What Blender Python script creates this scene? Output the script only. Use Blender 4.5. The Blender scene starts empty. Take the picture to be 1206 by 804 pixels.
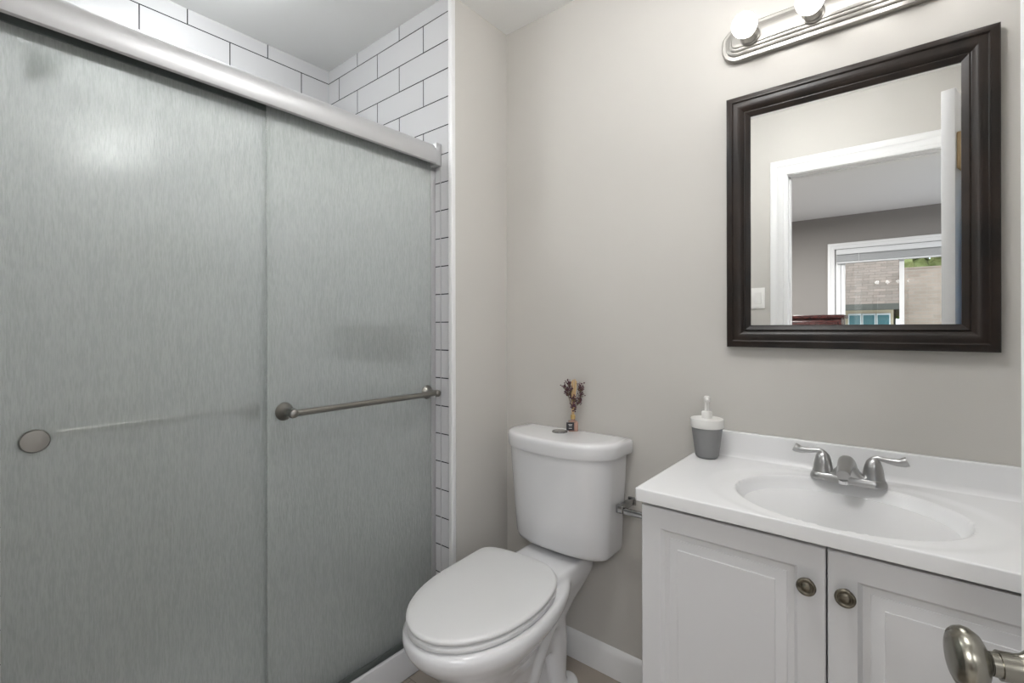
import bpy, bmesh, math, random
from mathutils import Vector, Matrix
random.seed(7)
SC = bpy.context.scene
COL = SC.collection
PI = math.pi

# ------------------------------------------------------------------ camera
cam_d = bpy.data.cameras.new('camera'); cam = bpy.data.objects.new('camera', cam_d); COL.objects.link(cam)
YAW = math.radians(39.2505); ROLL = math.radians(-0.1094)
fw = Vector((-math.sin(YAW), math.cos(YAW), 0)); rt = Vector((math.cos(YAW), math.sin(YAW), 0)); up = Vector((0, 0, 1))
r2 = rt*math.cos(ROLL) + up*math.sin(ROLL); u2 = -rt*math.sin(ROLL) + up*math.cos(ROLL)
M = Matrix((r2, u2, -fw)).transposed().to_4x4(); M.translation = Vector((1.267, -1.5175, 1.2217))
cam.matrix_world = M
cam_d.sensor_width = 36; cam_d.lens = 559.72/1206*36; cam_d.shift_y = -15.68/1206
cam_d.clip_start = 0.01; cam_d.clip_end = 200
SC.camera = cam

# ------------------------------------------------------------------ world, light, exposure
W = bpy.data.worlds.new('world'); SC.world = W; W.use_nodes = True
wn = W.node_tree.nodes; wl = W.node_tree.links
bg = wn['Background']; bg.inputs[0].default_value = (0.80, 0.88, 1.0, 1); bg.inputs[1].default_value = 0.85
SC.view_settings.view_transform = 'Standard'; SC.view_settings.look = 'None'
SC.view_settings.gamma = 1; SC.view_settings.use_curve_mapping = False
SC.view_settings.exposure = 1.72
SC.cycles.use_denoising = True
SC.cycles.max_bounces = 14; SC.cycles.diffuse_bounces = 7; SC.cycles.glossy_bounces = 7
SC.cycles.transmission_bounces = 10; SC.cycles.transparent_max_bounces = 14
SC.cycles.sample_clamp_indirect = 6.0

BULB_STRENGTH = 2.3
def area(name, loc, rot, sx, sy, energy, color=(1, 1, 1), portal=False):
    l = bpy.data.lights.new(name, 'AREA'); l.shape = 'RECTANGLE'; l.size = sx; l.size_y = sy
    l.energy = energy; l.color = color
    o = bpy.data.objects.new(name, l); COL.objects.link(o); o.location = loc; o.rotation_euler = rot
    if portal: l.cycles.is_portal = True
    return o
# daylight portals at the bedroom window and an unseen side opening; added bedroom fills
area('daylight_portal', (1.27, -4.95, 1.5), (PI/2, 0, PI), 1.1, 1.2, 0.001, portal=True)
area('daylight_portal_side', (2.95, -3.2, 1.4), (PI/2, 0, PI/2), 1.8, 1.5, 0.001, portal=True)
area('bedroom_fill', (2.05, -2.9, 2.36), (0, 0, 0), 0.8, 0.8, 11, (1.0, 1.0, 1.0))  # added fill, brightens the lower bathroom through the doorway
area('bedroom_second_fill', (0.1, -3.0, 2.36), (0, 0, 0), 0.5, 0.5, 34, (1.0, 0.99, 0.97))  # added fill out of view, lifts the bedroom in the mirror
FILL_DOME_STRENGTH = 8.2; SHOWER_FILL = 7.8  # glow of the added bathroom and shower fill domes

# ------------------------------------------------------------------ materials
def mat(name, color=(0.8, 0.8, 0.8), rough=0.5, metal=0.0, spec=0.5, coat=0.0):
    m = bpy.data.materials.new(name); m.use_nodes = True
    b = m.node_tree.nodes['Principled BSDF']
    b.inputs['Base Color'].default_value = (*color, 1); b.inputs['Roughness'].default_value = rough
    b.inputs['Metallic'].default_value = metal; b.inputs['Specular IOR Level'].default_value = spec
    b.inputs['Coat Weight'].default_value = coat
    return m
def N(m, t, **kw):
    n = m.node_tree.nodes.new(t)
    for k, v in kw.items(): setattr(n, k, v)
    return n
def LK(m, a, b): m.node_tree.links.new(a, b)
def P(m): return m.node_tree.nodes['Principled BSDF']
def bumpify(m, scale=60, strength=0.1, dist=0.002, detail=3, stretch=(1, 1, 1)):
    tc = N(m, 'ShaderNodeTexCoord'); mp = N(m, 'ShaderNodeMapping'); mp.inputs['Scale'].default_value = stretch
    nz = N(m, 'ShaderNodeTexNoise'); nz.inputs['Scale'].default_value = scale; nz.inputs['Detail'].default_value = detail
    bp = N(m, 'ShaderNodeBump'); bp.inputs['Strength'].default_value = strength; bp.inputs['Distance'].default_value = dist
    LK(m, tc.outputs['Object'], mp.inputs[0]); LK(m, mp.outputs[0], nz.inputs['Vector'])
    LK(m, nz.outputs['Fac'], bp.inputs['Height']); LK(m, bp.outputs[0], P(m).inputs['Normal'])
    return nz
def mottled(m, c1, c2, scale=8, detail=4, stretch=(1, 1, 1)):
    tc = N(m, 'ShaderNodeTexCoord'); mp = N(m, 'ShaderNodeMapping'); mp.inputs['Scale'].default_value = stretch
    nz = N(m, 'ShaderNodeTexNoise'); nz.inputs['Scale'].default_value = scale; nz.inputs['Detail'].default_value = detail
    rp = N(m, 'ShaderNodeValToRGB'); rp.color_ramp.elements[0].color = (*c1, 1); rp.color_ramp.elements[1].color = (*c2, 1)
    rp.color_ramp.elements[0].position = 0.35; rp.color_ramp.elements[1].position = 0.65
    LK(m, tc.outputs['Object'], mp.inputs[0]); LK(m, mp.outputs[0], nz.inputs['Vector'])
    LK(m, nz.outputs['Fac'], rp.inputs[0]); LK(m, rp.outputs[0], P(m).inputs['Base Color'])

WALL = mat('greige_paint', (0.535, 0.517, 0.487), 0.62, spec=0.3); bumpify(WALL, 220, 0.12, 0.001)
CEIL = mat('ceiling_paint', (0.83, 0.83, 0.82), 0.8, spec=0.2); bumpify(CEIL, 150, 0.08, 0.001)
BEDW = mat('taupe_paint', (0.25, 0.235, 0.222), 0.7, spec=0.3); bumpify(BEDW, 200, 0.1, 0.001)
TRIM = mat('white_trim_paint', (0.74, 0.74, 0.74), 0.35)
DOORM = mat('white_door_paint', (0.72, 0.72, 0.74), 0.4)
CAB = mat('white_thermofoil', (0.66, 0.66, 0.67), 0.35)
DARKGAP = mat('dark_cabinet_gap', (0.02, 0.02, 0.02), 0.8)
MARB = mat('white_cultured_marble', (0.74, 0.74, 0.745), 0.22)
PORC = mat('white_porcelain', (0.70, 0.70, 0.71), 0.12, coat=0.4)
SEATM = mat('white_plastic_seat', (0.68, 0.68, 0.68), 0.3)
NICK = mat('brushed_nickel', (0.42, 0.405, 0.38), 0.33, 1.0); bumpify(NICK, 90, 0.06, 0.0006, 2, (1, 1, 14))
PEWT = mat('antique_pewter', (0.2, 0.18, 0.15), 0.38, 1.0); mottled(PEWT, (0.11, 0.10, 0.08), (0.25, 0.225, 0.18), 120)
KNOBM = mat('satin_nickel_knob', (0.25, 0.24, 0.205), 0.27, 1.0)
CHROME = mat('chrome', (0.72, 0.72, 0.73), 0.12, 1.0)
NICKD = mat('brushed_nickel_bar', (0.27, 0.26, 0.24), 0.3, 1.0)
DCHR = mat('dark_chrome', (0.35, 0.35, 0.35), 0.15, 1.0)
FAUC = mat('brushed_faucet_metal', (0.46, 0.46, 0.46), 0.3, 1.0)
ALU = mat('satin_aluminium', (0.48, 0.48, 0.485), 0.45, 0.5)
ALUD = mat('dark_aluminium', (0.16, 0.18, 0.175), 0.45, 0.6)
GREYP = mat('grey_matte_plastic', (0.225, 0.225, 0.23), 0.55)
WHITEP = mat('white_soft_plastic', (0.70, 0.69, 0.67), 0.35)
MIRR = mat('mirror_silver', (0.93, 0.94, 0.93), 0.0, 1.0)
SWITCH = mat('switch_plastic', (0.80, 0.79, 0.77), 0.3)
WFRAME = mat('bronzed_wood', (0.02, 0.016, 0.014), 0.34, spec=0.35); mottled(WFRAME, (0.011, 0.009, 0.008), (0.028, 0.019, 0.015), 14, 6, (1, 1, 0.5))
TILEFLOOR = mat('taupe_floor_tile', (0.22, 0.19, 0.16), 0.4)
CHERRY = mat('dark_cherry_wood', (0.06, 0.012, 0.01), 0.25); mottled(CHERRY, (0.018, 0.005, 0.005), (0.05, 0.012, 0.01), 20, 4, (1, 1, 6))
BRASS = mat('brass', (0.45, 0.33, 0.16), 0.3, 1.0)
BLACKM = mat('black_metal', (0.02, 0.02, 0.02), 0.4, 0.5)
PINE = mat('honey_pine', (0.52, 0.36, 0.18), 0.5); mottled(PINE, (0.36, 0.25, 0.13), (0.46, 0.34, 0.19), 20, 4, (1, 6, 1))
TOWEL = mat('blue_terry', (0.02, 0.17, 0.42), 0.95, spec=0.1); mottled(TOWEL, (0.03, 0.26, 0.58), (0.08, 0.38, 0.70), 40); bumpify(TOWEL, 400, 0.6, 0.004)
BLINDM = mat('white_blind', (0.66, 0.67, 0.68), 0.5)
REED = mat('reed', (0.60, 0.42, 0.22), 0.7)
FLOW = mat('dried_purple_flower', (0.075, 0.03, 0.055), 0.85); mottled(FLOW, (0.03, 0.012, 0.02), (0.17, 0.07, 0.10), 300)
STEM = mat('dried_stem', (0.13, 0.10, 0.05), 0.8)
BLACKL = mat('black_label', (0.02, 0.02, 0.025), 0.5)
GOLD = mat('gold_foil', (0.70, 0.50, 0.22), 0.35, 0.8)
OIL = mat('pink_fragrance_bottle', (0.72, 0.45, 0.36), 0.08); P(OIL).inputs['Transmission Weight'].default_value = 0.6
CARPET = mat('beige_carpet', (0.36, 0.34, 0.315), 0.95); bumpify(CARPET, 500, 0.5, 0.004)
CEILB = mat('bedroom_ceiling_paint', (0.76, 0.76, 0.77), 0.8)

# floor tiles
def brick_nodes(m, bw, rh, mortar, c1, c2, cm, vec, smooth=0.1, off=0.5):
    bt = N(m, 'ShaderNodeTexBrick'); bt.offset = off; bt.offset_frequency = 2; bt.squash = 1
    bt.inputs['Scale'].default_value = 1; bt.inputs['Brick Width'].default_value = bw; bt.inputs['Row Height'].default_value = rh
    bt.inputs['Mortar Size'].default_value = mortar; bt.inputs['Mortar Smooth'].default_value = smooth; bt.inputs['Bias'].default_value = 0
    bt.inputs['Color1'].default_value = (*c1, 1); bt.inputs['Color2'].default_value = (*c2, 1); bt.inputs['Mortar'].default_value = (*cm, 1)
    LK(m, vec, bt.inputs['Vector']); LK(m, bt.outputs['Color'], P(m).inputs['Base Color'])
    bp = N(m, 'ShaderNodeBump', invert=True); bp.inputs['Strength'].default_value = 0.6; bp.inputs['Distance'].default_value = 0.0015
    LK(m, bt.outputs['Fac'], bp.inputs['Height']); LK(m, bp.outputs[0], P(m).inputs['Normal'])
    return bt
def uv_axes(m, ax, off_u, off_v):
    g = N(m, 'ShaderNodeNewGeometry'); s = N(m, 'ShaderNodeSeparateXYZ'); LK(m, g.outputs['Position'], s.inputs[0])
    c = N(m, 'ShaderNodeCombineXYZ')
    for i, (a, o) in enumerate(zip(ax, (off_u, off_v))):
        ad = N(m, 'ShaderNodeMath', operation='ADD'); ad.inputs[1].default_value = o
        LK(m, s.outputs[a], ad.inputs[0]); LK(m, ad.outputs[0], c.inputs[i])
    return c.outputs[0]
TL, TP, T1, H = 0.2966, 0.1033, 0.0592, 2.44
def tile_mat(name, axis, joint):
    m = mat(name, (0.66, 0.66, 0.67), 0.12)
    v = uv_axes(m, (axis, 'Z'), -joint + TL/2 + 20*TL, -(H - T1) + 30*TP)
    brick_nodes(m, TL, TP, 0.0020, (0.54, 0.54, 0.55), (0.56, 0.56, 0.57), (0.02, 0.02, 0.024), v)
    return m
TILE_X = tile_mat('white_subway_tile_end', 'X', -0.2975)
TILE_Y = tile_mat('white_subway_tile_long', 'Y', -0.8965)
fv = uv_axes(TILEFLOOR, ('X', 'Y'), 3.1, 9.0)
brick_nodes(TILEFLOOR, 0.61, 0.305, 0.002, (0.30, 0.26, 0.22), (0.32, 0.28, 0.24), (0.20, 0.175, 0.15), fv)
NICHE = mat('charcoal_mosaic_tile', (0.012, 0.015, 0.02), 0.25)

# rain glass of the shower panels: partly clear, partly rough, vertically streaked
def rain_glass(name):
    m = bpy.data.materials.new(name); m.use_nodes = True; nt = m.node_tree; nt.nodes.clear()
    out = N(m, 'ShaderNodeOutputMaterial')
    tc = N(m, 'ShaderNodeTexCoord'); mp = N(m, 'ShaderNodeMapping'); mp.inputs['Scale'].default_value = (1, 1, 0.13)
    LK(m, tc.outputs['Object'], mp.inputs[0])
    nz = N(m, 'ShaderNodeTexNoise'); nz.inputs['Scale'].default_value = 400; nz.inputs['Detail'].default_value = 2
    LK(m, mp.outputs[0], nz.inputs['Vector'])
    n2 = N(m, 'ShaderNodeTexNoise'); n2.inputs['Scale'].default_value = 190; n2.inputs['Detail'].default_value = 2
    LK(m, mp.outputs[0], n2.inputs['Vector'])
    ad = N(m, 'ShaderNodeMath', operation='ADD'); LK(m, nz.outputs['Fac'], ad.inputs[0]); LK(m, n2.outputs['Fac'], ad.inputs[1])
    bp = N(m, 'ShaderNodeBump'); bp.inputs['Strength'].default_value = 0.6; bp.inputs['Distance'].default_value = 0.0014
    LK(m, ad.outputs[0], bp.inputs['Height'])
    bp2 = N(m, 'ShaderNodeBump'); bp2.inputs['Strength'].default_value = 1.0; bp2.inputs['Distance'].default_value = 0.007; LK(m, ad.outputs[0], bp2.inputs['Height'])
    rf = N(m, 'ShaderNodeBsdfRefraction'); rf.inputs['Color'].default_value = (0.985, 1.0, 0.99, 1); rf.inputs['Roughness'].default_value = 0.03; rf.inputs['IOR'].default_value = 1.16
    LK(m, bp.outputs[0], rf.inputs['Normal'])
    tl = N(m, 'ShaderNodeBsdfTranslucent'); tl.inputs['Color'].default_value = (0.88, 0.91, 0.895, 1)
    df = N(m, 'ShaderNodeBsdfDiffuse'); df.inputs['Color'].default_value = (0.86, 0.905, 0.88, 1); LK(m, bp.outputs[0], df.inputs['Normal'])
    tr = N(m, 'ShaderNodeBsdfTransparent'); tr.inputs['Color'].default_value = (0.95, 0.97, 0.96, 1)
    gl = N(m, 'ShaderNodeBsdfGlossy'); gl.inputs['Roughness'].default_value = 0.05; gl.inputs['Color'].default_value = (1, 1, 1, 1)
    LK(m, bp2.outputs[0], gl.inputs['Normal'])
    def mix(f, a, b):
        x = N(m, 'ShaderNodeMixShader'); x.inputs[0].default_value = f; LK(m, a, x.inputs[1]); LK(m, b, x.inputs[2]); return x
    milk = mix(0.6, tl.outputs[0], df.outputs[0])
    a = mix(0.45, rf.outputs[0], milk.outputs[0])
    mr = N(m, 'ShaderNodeMapRange'); mr.inputs[1].default_value = 0.8; mr.inputs[2].default_value = 1.2; mr.inputs[3].default_value = 0.37; mr.inputs[4].default_value = 0.43
    LK(m, ad.outputs[0], mr.inputs[0]); LK(m, mr.outputs[0], a.inputs[0])
    b = mix(0.18, a.outputs[0], tr.outputs[0])
    fr = N(m, 'ShaderNodeFresnel'); fr.inputs['IOR'].default_value = 1.65; LK(m, bp.outputs[0], fr.inputs['Normal'])
    c = N(m, 'ShaderNodeMixShader'); LK(m, fr.outputs[0], c.inputs[0]); LK(m, b.outputs[0], c.inputs[1]); LK(m, gl.outputs[0], c.inputs[2])
    LK(m, c.outputs[0], out.inputs['Surface'])
    return m
RAIN = rain_glass('rain_glass')
def pane_glass(name):
    m = bpy.data.materials.new(name); m.use_nodes = True; m.node_tree.nodes.clear()
    out = N(m, 'ShaderNodeOutputMaterial'); tr = N(m, 'ShaderNodeBsdfTransparent'); tr.inputs[0].default_value = (0.93, 0.95, 0.94, 1)
    gl = N(m, 'ShaderNodeBsdfGlossy'); gl.inputs['Roughness'].default_value = 0.0
    fr = N(m, 'ShaderNodeFresnel'); fr.inputs[0].default_value = 1.5
    x = N(m, 'ShaderNodeMixShader'); LK(m, fr.outputs[0], x.inputs[0]); LK(m, tr.outputs[0], x.inputs[1]); LK(m, gl.outputs[0], x.inputs[2])
    LK(m, x.outputs[0], out.inputs['Surface']); return m
PANE = pane_glass('window_glass')
BULB = mat('lit_bulb', (1, 1, 1), 0.3); P(BULB).inputs['Emission Color'].default_value = (1.0, 0.98, 0.955, 1); P(BULB).inputs['Emission Strength'].default_value = BULB_STRENGTH

# ------------------------------------------------------------------ mesh helpers
def build(name, bm, m, parent=None, smooth=None, kind=None, loc=None):
    bmesh.ops.recalc_face_normals(bm, faces=bm.faces)
    me = bpy.data.meshes.new(name); bm.to_mesh(me); bm.free()
    if smooth is not None:
        for p in me.polygons: p.use_smooth = True
        me.set_sharp_from_angle(angle=math.radians(smooth))
    ms = m if isinstance(m, (list, tuple)) else [m]
    for x in ms: me.materials.append(x)
    o = bpy.data.objects.new(name, me); COL.objects.link(o)
    if loc: o.location = loc
    if parent is not None: o.parent = parent
    if kind: o['kind'] = kind
    return o
def tag(o, label, cat, group=None):
    o['label'] = label; o['category'] = cat
    if group: o['group'] = group
    return o
def thing(name, label, cat, loc=(0, 0, 0), rz=0, group=None):
    o = bpy.data.objects.new(name, None); COL.objects.link(o); o.location = loc; o.rotation_euler = (0, 0, rz)
    o.empty_display_size = 0.05
    return tag(o, label, cat, group)
def box(bm, x0, x1, y0, y1, z0, z1, bev=0.0, seg=2, mi=0):
    vs = [bm.verts.new((x, y, z)) for z in (z0, z1) for y in (y0, y1) for x in (x0, x1)]
    fs = [(0, 2, 3, 1), (4, 5, 7, 6), (0, 1, 5, 4), (2, 6, 7, 3), (0, 4, 6, 2), (1, 3, 7, 5)]
    F = [bm.faces.new([vs[i] for i in f]) for f in fs]
    for f in F: f.material_index = mi
    if bev > 0:
        ed = list({e for f in F for e in f.edges})
        bmesh.ops.bevel(bm, geom=ed, offset=bev, segments=seg, profile=0.5, affect='EDGES')
def bx(x0, x1, y0, y1, z0, z1, bev=0.0, seg=2):
    bm = bmesh.new(); box(bm, x0, x1, y0, y1, z0, z1, bev, seg); return bm
def loft(bm, rings, closed=True, cap=(True, True), mi=0):
    R = [[bm.verts.new(p) for p in r] for r in rings]; n = len(R[0])
    for a, b in zip(R, R[1:]):
        for i in range(n if closed else n - 1):
            j = (i + 1) % n
            f = bm.faces.new((a[i], a[j], b[j], b[i])); f.material_index = mi
    if cap[0]: bm.faces.new(list(reversed(R[0]))).material_index = mi
    if cap[1]: bm.faces.new(R[-1]).material_index = mi
    return R
def lathe(bm, prof, center=(0, 0, 0), axis='Z', seg=32, mi=0, sx=1, sy=1):
    """prof: list of (radius, height). axis: vector or letter"""
    A = {'X': Vector((1, 0, 0)), 'Y': Vector((0, 1, 0)), 'Z': Vector((0, 0, 1))}.get(axis) if isinstance(axis, str) else Vector(axis).normalized()
    q = Vector((0, 0, 1)).rotation_difference(A) if (A - Vector((0, 0, -1))).length > 1e-6 else Matrix.Rotation(PI, 3, 'X').to_quaternion()
    c = Vector(center); rings = []
    for r, h in prof:
        rings.append([c + q @ Vector((max(r, 1e-5)*math.cos(2*PI*i/seg)*sx, max(r, 1e-5)*math.sin(2*PI*i/seg)*sy, h)) for i in range(seg)])
    loft(bm, rings, mi=mi)
def tube(bm, pts, rad, seg=16, mi=0, flat=1.0, caps=True):
    """swept tube through pts; rad scalar or list"""
    P_ = [Vector(p) for p in pts]; n = len(P_); rs = rad if isinstance(rad, (list, tuple)) else [rad]*n
    rings = []; prev = None
    for i, p in enumerate(P_):
        t = (P_[min(i+1, n-1)] - P_[max(i-1, 0)]).normalized()
        if prev is None:
            a = Vector((0, 0, 1)) if abs(t.z) < 0.9 else Vector((1, 0, 0))
            u = t.cross(a).normalized()
        else:
            u = (prev - t*prev.dot(t)).normalized()
        prev = u; v = t.cross(u).normalized()
        rings.append([p + u*math.cos(2*PI*k/seg)*rs[i] + v*math.sin(2*PI*k/seg)*rs[i]*flat for k in range(seg)])
    loft(bm, rings, cap=(caps, caps))
def smooth_path(pts, n=8):
    """Catmull-Rom resample"""
    P_ = [Vector(p) for p in pts]; Q = [P_[0]] + P_ + [P_[-1]]; out = []
    for i in range(1, len(Q)-2):
        for k in range(n):
            t = k/n; a, b, c, d = Q[i-1], Q[i], Q[i+1], Q[i+2]
            out.append(0.5*((2*b) + (c-a)*t + (2*a-5*b+4*c-d)*t*t + (-a+3*b-3*c+d)*t**3))
    out.append(P_[-1]); return out
def rrect(cx, cy, hx, hy, r, n=6):
    pts = []
    for sx, sy, a0 in ((1, 1, 0), (-1, 1, PI/2), (-1, -1, PI), (1, -1, 1.5*PI)):
        for k in range(n+1):
            a = a0 + PI/2*k/n
            pts.append((cx + sx*(hx-r) + r*math.cos(a), cy + sy*(hy-r) + r*math.sin(a)))
    return pts

# ------------------------------------------------------------------ the room shell
SX, SY0, SY1 = -0.834, -1.54, -0.319      # shower: back plane, near end, far end
XR = 1.70                                  # right wall
YF = -1.54                                 # wall with the doorway
OX0, OX1, OZ = 0.778, 1.618, 2.075         # doorway opening
bm = bmesh.new(); box(bm, -0.15, XR, YF-0.12, 0.0, -0.1, 0.0); build('floor', bm, TILEFLOOR, kind='structure')
bm = bmesh.new(); box(bm, SX-0.1, XR+0.1, YF-0.0, 0.1, H, H+0.1); build('ceiling', bm, CEIL, kind='structure')
bm = bmesh.new(); box(bm, 0.0, XR+0.1, 0.0, 0.1, 0, H); build('wall_back', bm, WALL, kind='structure')
bm = bmesh.new(); box(bm, XR, XR+0.1, YF, 0.0, 0, H); build('wall_right', bm, WALL, kind='structure')
# wing wall between shower and toilet: painted face plus the tiled end of the shower with its niche
bm = bmesh.new()
nx0, nx1, nz0, nz1 = -0.80, -0.225, 1.075, 1.235
tx0, tx1 = SX, 0.0
box(bm, tx0-0.1, 0.0, SY1+0.09, 0.1, 0, H, mi=0)                       # solid behind
box(bm, tx0, 0.0, SY1+0.008, SY1+0.09, 0, nz0, mi=0); box(bm, tx0, 0.0, SY1+0.008, SY1+0.09, nz1, H, mi=0)
box(bm, nx1, 0.0, SY1+0.008, SY1+0.09, nz0, nz1, mi=0); box(bm, tx0, nx0, SY1+0.008, SY1+0.09, nz0, nz1, mi=0)
build('wall_left', bm, WALL, kind='structure')
bm = bmesh.new()
for a in ((tx0, -0.006, 0, nz0), (tx0, -0.006, nz1, H), (nx1, -0.006, nz0, nz1), (tx0, nx0, nz0, nz1)):
    box(bm, a[0], a[1], SY1, SY1+0.008, a[2], a[3])
build('wall_shower_end', bm, TILE_X, kind='structure')
bm = bmesh.new()
box(bm, nx0, nx1, SY1+0.082, SY1+0.09, nz0, nz1)
box(bm, nx0, nx1, SY1+0.001, SY1+0.082, nz0, nz0+0.006); box(bm, nx0, nx1, SY1+0.001, SY1+0.082, nz1-0.006, nz1)
box(bm, nx0, nx0+0.006, SY1+0.001, SY1+0.082, nz0+0.006, nz1-0.006); box(bm, nx1-0.006, nx1, SY1+0.001, SY1+0.082, nz0+0.006, nz1-0.006)
build('trim_2', bm, NICHE, kind='structure')['label'] = 'dark tiled recess in the shower end wall'
bm = bmesh.new(); box(bm, SX-0.1, SX, SY0, SY1, 0, H); build('wall_shower_back', bm, TILE_Y, kind='structure')
bm = bmesh.new(); box(bm, SX-0.1, -0.02, SY0-0.12, SY0, 0, H); build('wall_shower_near', bm, TILE_X, kind='structure')
bm = bmesh.new(); box(bm, -0.006, 0.012, SY1-0.006, SY1+0.014, 0, H-0.001, 0.002); build('trim_1', bm, TRIM, kind='structure', smooth=40)
# wall with the doorway
bm = bmesh.new()
box(bm, -0.02, OX0, YF-0.12, YF, 0, H); box(bm, OX1, XR+0.1, YF-0.12, YF, 0, H); box(bm, OX0, OX1, YF-0.12, YF, OZ, H)
build('wall_front', bm, WALL, kind='structure')
# baseboards
def baseboard(name, pts_x, pts_y, axis):
    prof = [(0, 0), (0.013, 0), (0.013, 0.078), (0.009, 0.090), (0.004, 0.098), (0, 0.101)]
    bm = bmesh.new(); rings = []
    for p in (pts_x, pts_y):
        if axis == 'X': rings.append([(p, -d, z) for d, z in prof])
        else: rings.append([(d, p, z) for d, z in prof])
    loft(bm, rings); build(name, bm, TRIM, kind='structure', smooth=30)
baseboard('baseboard_back', 0.0135, 0.788, 'X'); baseboard('baseboard_left', -0.30, -0.0005, 'Y')
# door casing and jamb
def casing(name, x0, x1, zt, y, w=0.083, t=0.015, s=1, bottom=0.0, m=TRIM):
    """moulded casing round an opening on the plane y; s=+1 faces +Y"""
    prof = [(0, 0), (0, 0.55), (0.10, 0.8), (0.2, 0.8), (0.24, 0.62), (0.55, 0.75), (0.62, 1.0), (0.92, 1.0), (1, 0.8), (1, 0)]
    bm = bmesh.new(); path = [((x0, bottom), (-1, 0)), ((x0, zt), (-1, 1)), ((x1, zt), (1, 1)), ((x1, bottom), (1, 0))]
    loft(bm, [[(px + dx*u*w, y + s*v*t, pz + dz*u*w) for u, v in prof] for (px, pz), (dx, dz) in path])
    return build(name, bm, m, kind='structure', smooth=30)
casing('trim_3', OX0, OX1, OZ, YF, s=1); casing('trim_4', OX0, OX1, OZ, YF-0.12, s=-1)
bm = bmesh.new(); box(bm, OX0, OX0+0.003, YF-0.12, YF, 0, OZ-0.003); box(bm, OX1-0.003, OX1, YF-0.12, YF, 0, OZ-0.003); box(bm, OX0, OX1, YF-0.12, YF, OZ-0.003, OZ)
box(bm, OX0+0.003, OX0+0.010, YF-0.08, YF-0.045, 0, OZ-0.003); box(bm, OX0+0.003, OX1-0.003, YF-0.08, YF-0.045, OZ-0.012, OZ-0.003)
build('trim_5', bm, TRIM, kind='structure')

# ------------------------------------------------------------------ bedroom beyond the doorway (seen in the mirror)
BY = -4.79
bm = bmesh.new(); box(bm, -1.6, 2.9, BY-0.15, YF-0.12, -0.1, -0.001); build('floor_bedroom', bm, CARPET, kind='structure')
bm = bmesh.new(); box(bm, -1.6, 2.9, BY-0.15, YF-0.12, H, H+0.1); build('ceiling_bedroom', bm, CEILB, kind='structure')
WX0, WX1, WZ0, WZ1 = 0.712, 1.84, 0.80, 2.075
bm = bmesh.new()
box(bm, -1.6, WX0, BY-0.15, BY, 0, H); box(bm, WX1, 2.9, BY-0.15, BY, 0, H); box(bm, WX0, WX1, BY-0.15, BY, 0, WZ0); box(bm, WX0, WX1, BY-0.15, BY, WZ1, H)
build('wall_bedroom_far', bm, BEDW, kind='structure')
bm = bmesh.new(); box(bm, -1.7, -1.6, BY, YF-0.12, 0, H); build('wall_bedroom_left', bm, BEDW, kind='structure')
bm = bmesh.new()
for a in ((BY, -4.1, 0, H), (-2.3, YF-0.12, 0, H), (-4.1, -2.3, 0, 0.65), (-4.1, -2.3, 2.15, H)): box(bm, 2.8, 2.9, a[0], a[1], a[2], a[3])
build('wall_bedroom_right', bm, BEDW, kind='structure')
bm = bmesh.new(); box(bm, -1.6, -0.934, YF-0.12-0.001, YF-0.0, 0, H); box(bm, XR+0.1, 2.9, YF-0.12, YF, 0, H); box(bm, -0.934, OX0-0.09, YF-0.123, YF-0.1205, 0, H); build('wall_bedroom_near', bm, BEDW, kind='structure')
casing('trim_6', WX0, WX1, WZ1, BY, w=0.066, t=0.016, bottom=WZ0-0.01)
def window(name, x0, x1, z0, z1, y, xm):
    bm = bmesh.new(); t = 0.05
    box(bm, x0, x0+t, y-0.10, y-0.02, z0, z1, .003); box(bm, x1-t, x1, y-0.10, y-0.02, z0, z1, .003)
    box(bm, x0+t, x1-t, y-0.10, y-0.02, z1-t, z1, .003); box(bm, x0+t, x1-t, y-0.10, y-0.02, z0, z0+t, .003)
    fr = build(name, bm, TRIM, kind='structure', smooth=30)
    for i, (a, b, yy) in enumerate(((x0+t, xm+0.02, y-0.05), (xm-0.02, x1-t, y-0.075))):
        bm = bmesh.new(); s = 0.04
        box(bm, a, a+s, yy-0.012, yy+0.012, z0+t, z1-t, .002); box(bm, b-s, b, yy-0.012, yy+0.012, z0+t, z1-t, .002)
        box(bm, a+s, b-s, yy-0.012, yy+0.012, z1-t-s, z1-t, .002); box(bm, a+s, b-s, yy-0.012, yy+0.012, z0+t, z0+t+s, .002)
        sa = build('window_sash', bm, TRIM, fr, smooth=30)
        build('pane', bx(a+s-.004, b-s+.004, yy-0.003, yy+0.003, z0+t+s-.004, z1-t-s+.004), PANE, sa)
    return fr
window('window_1', WX0, WX1, WZ0, WZ1, BY, 1.28)
# raised blind: headrail and gathered slats
bl = thing('window_blind', 'white slatted blind gathered up at the top of the bedroom window', 'blind', ((WX0+WX1)/2, BY-0.008, WZ1))
hw = (WX1-WX0)/2 - 0.012
build('headrail', bx(-hw, hw, -0.012, 0.035, -0.062, -0.006, .004), BLINDM, bl, smooth=30)
bm = bmesh.new()
for k in range(16): box(bm, -hw+.004, hw-.004, -0.009, 0.03, -0.072-k*0.0044, -0.0700-k*0.0044)
build('slat_stack', bm, BLINDM, bl)
build('bottom_rail', bx(-hw+.004, hw-.004, -0.009, 0.031, -0.158, -0.142, .003), BLINDM, bl, smooth=30)
for s in (-.35, .35): build('lift_cord', bx(s-.002, s+.002, 0.032, 0.034, -0.15, -0.06), BLINDM, bl)

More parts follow.
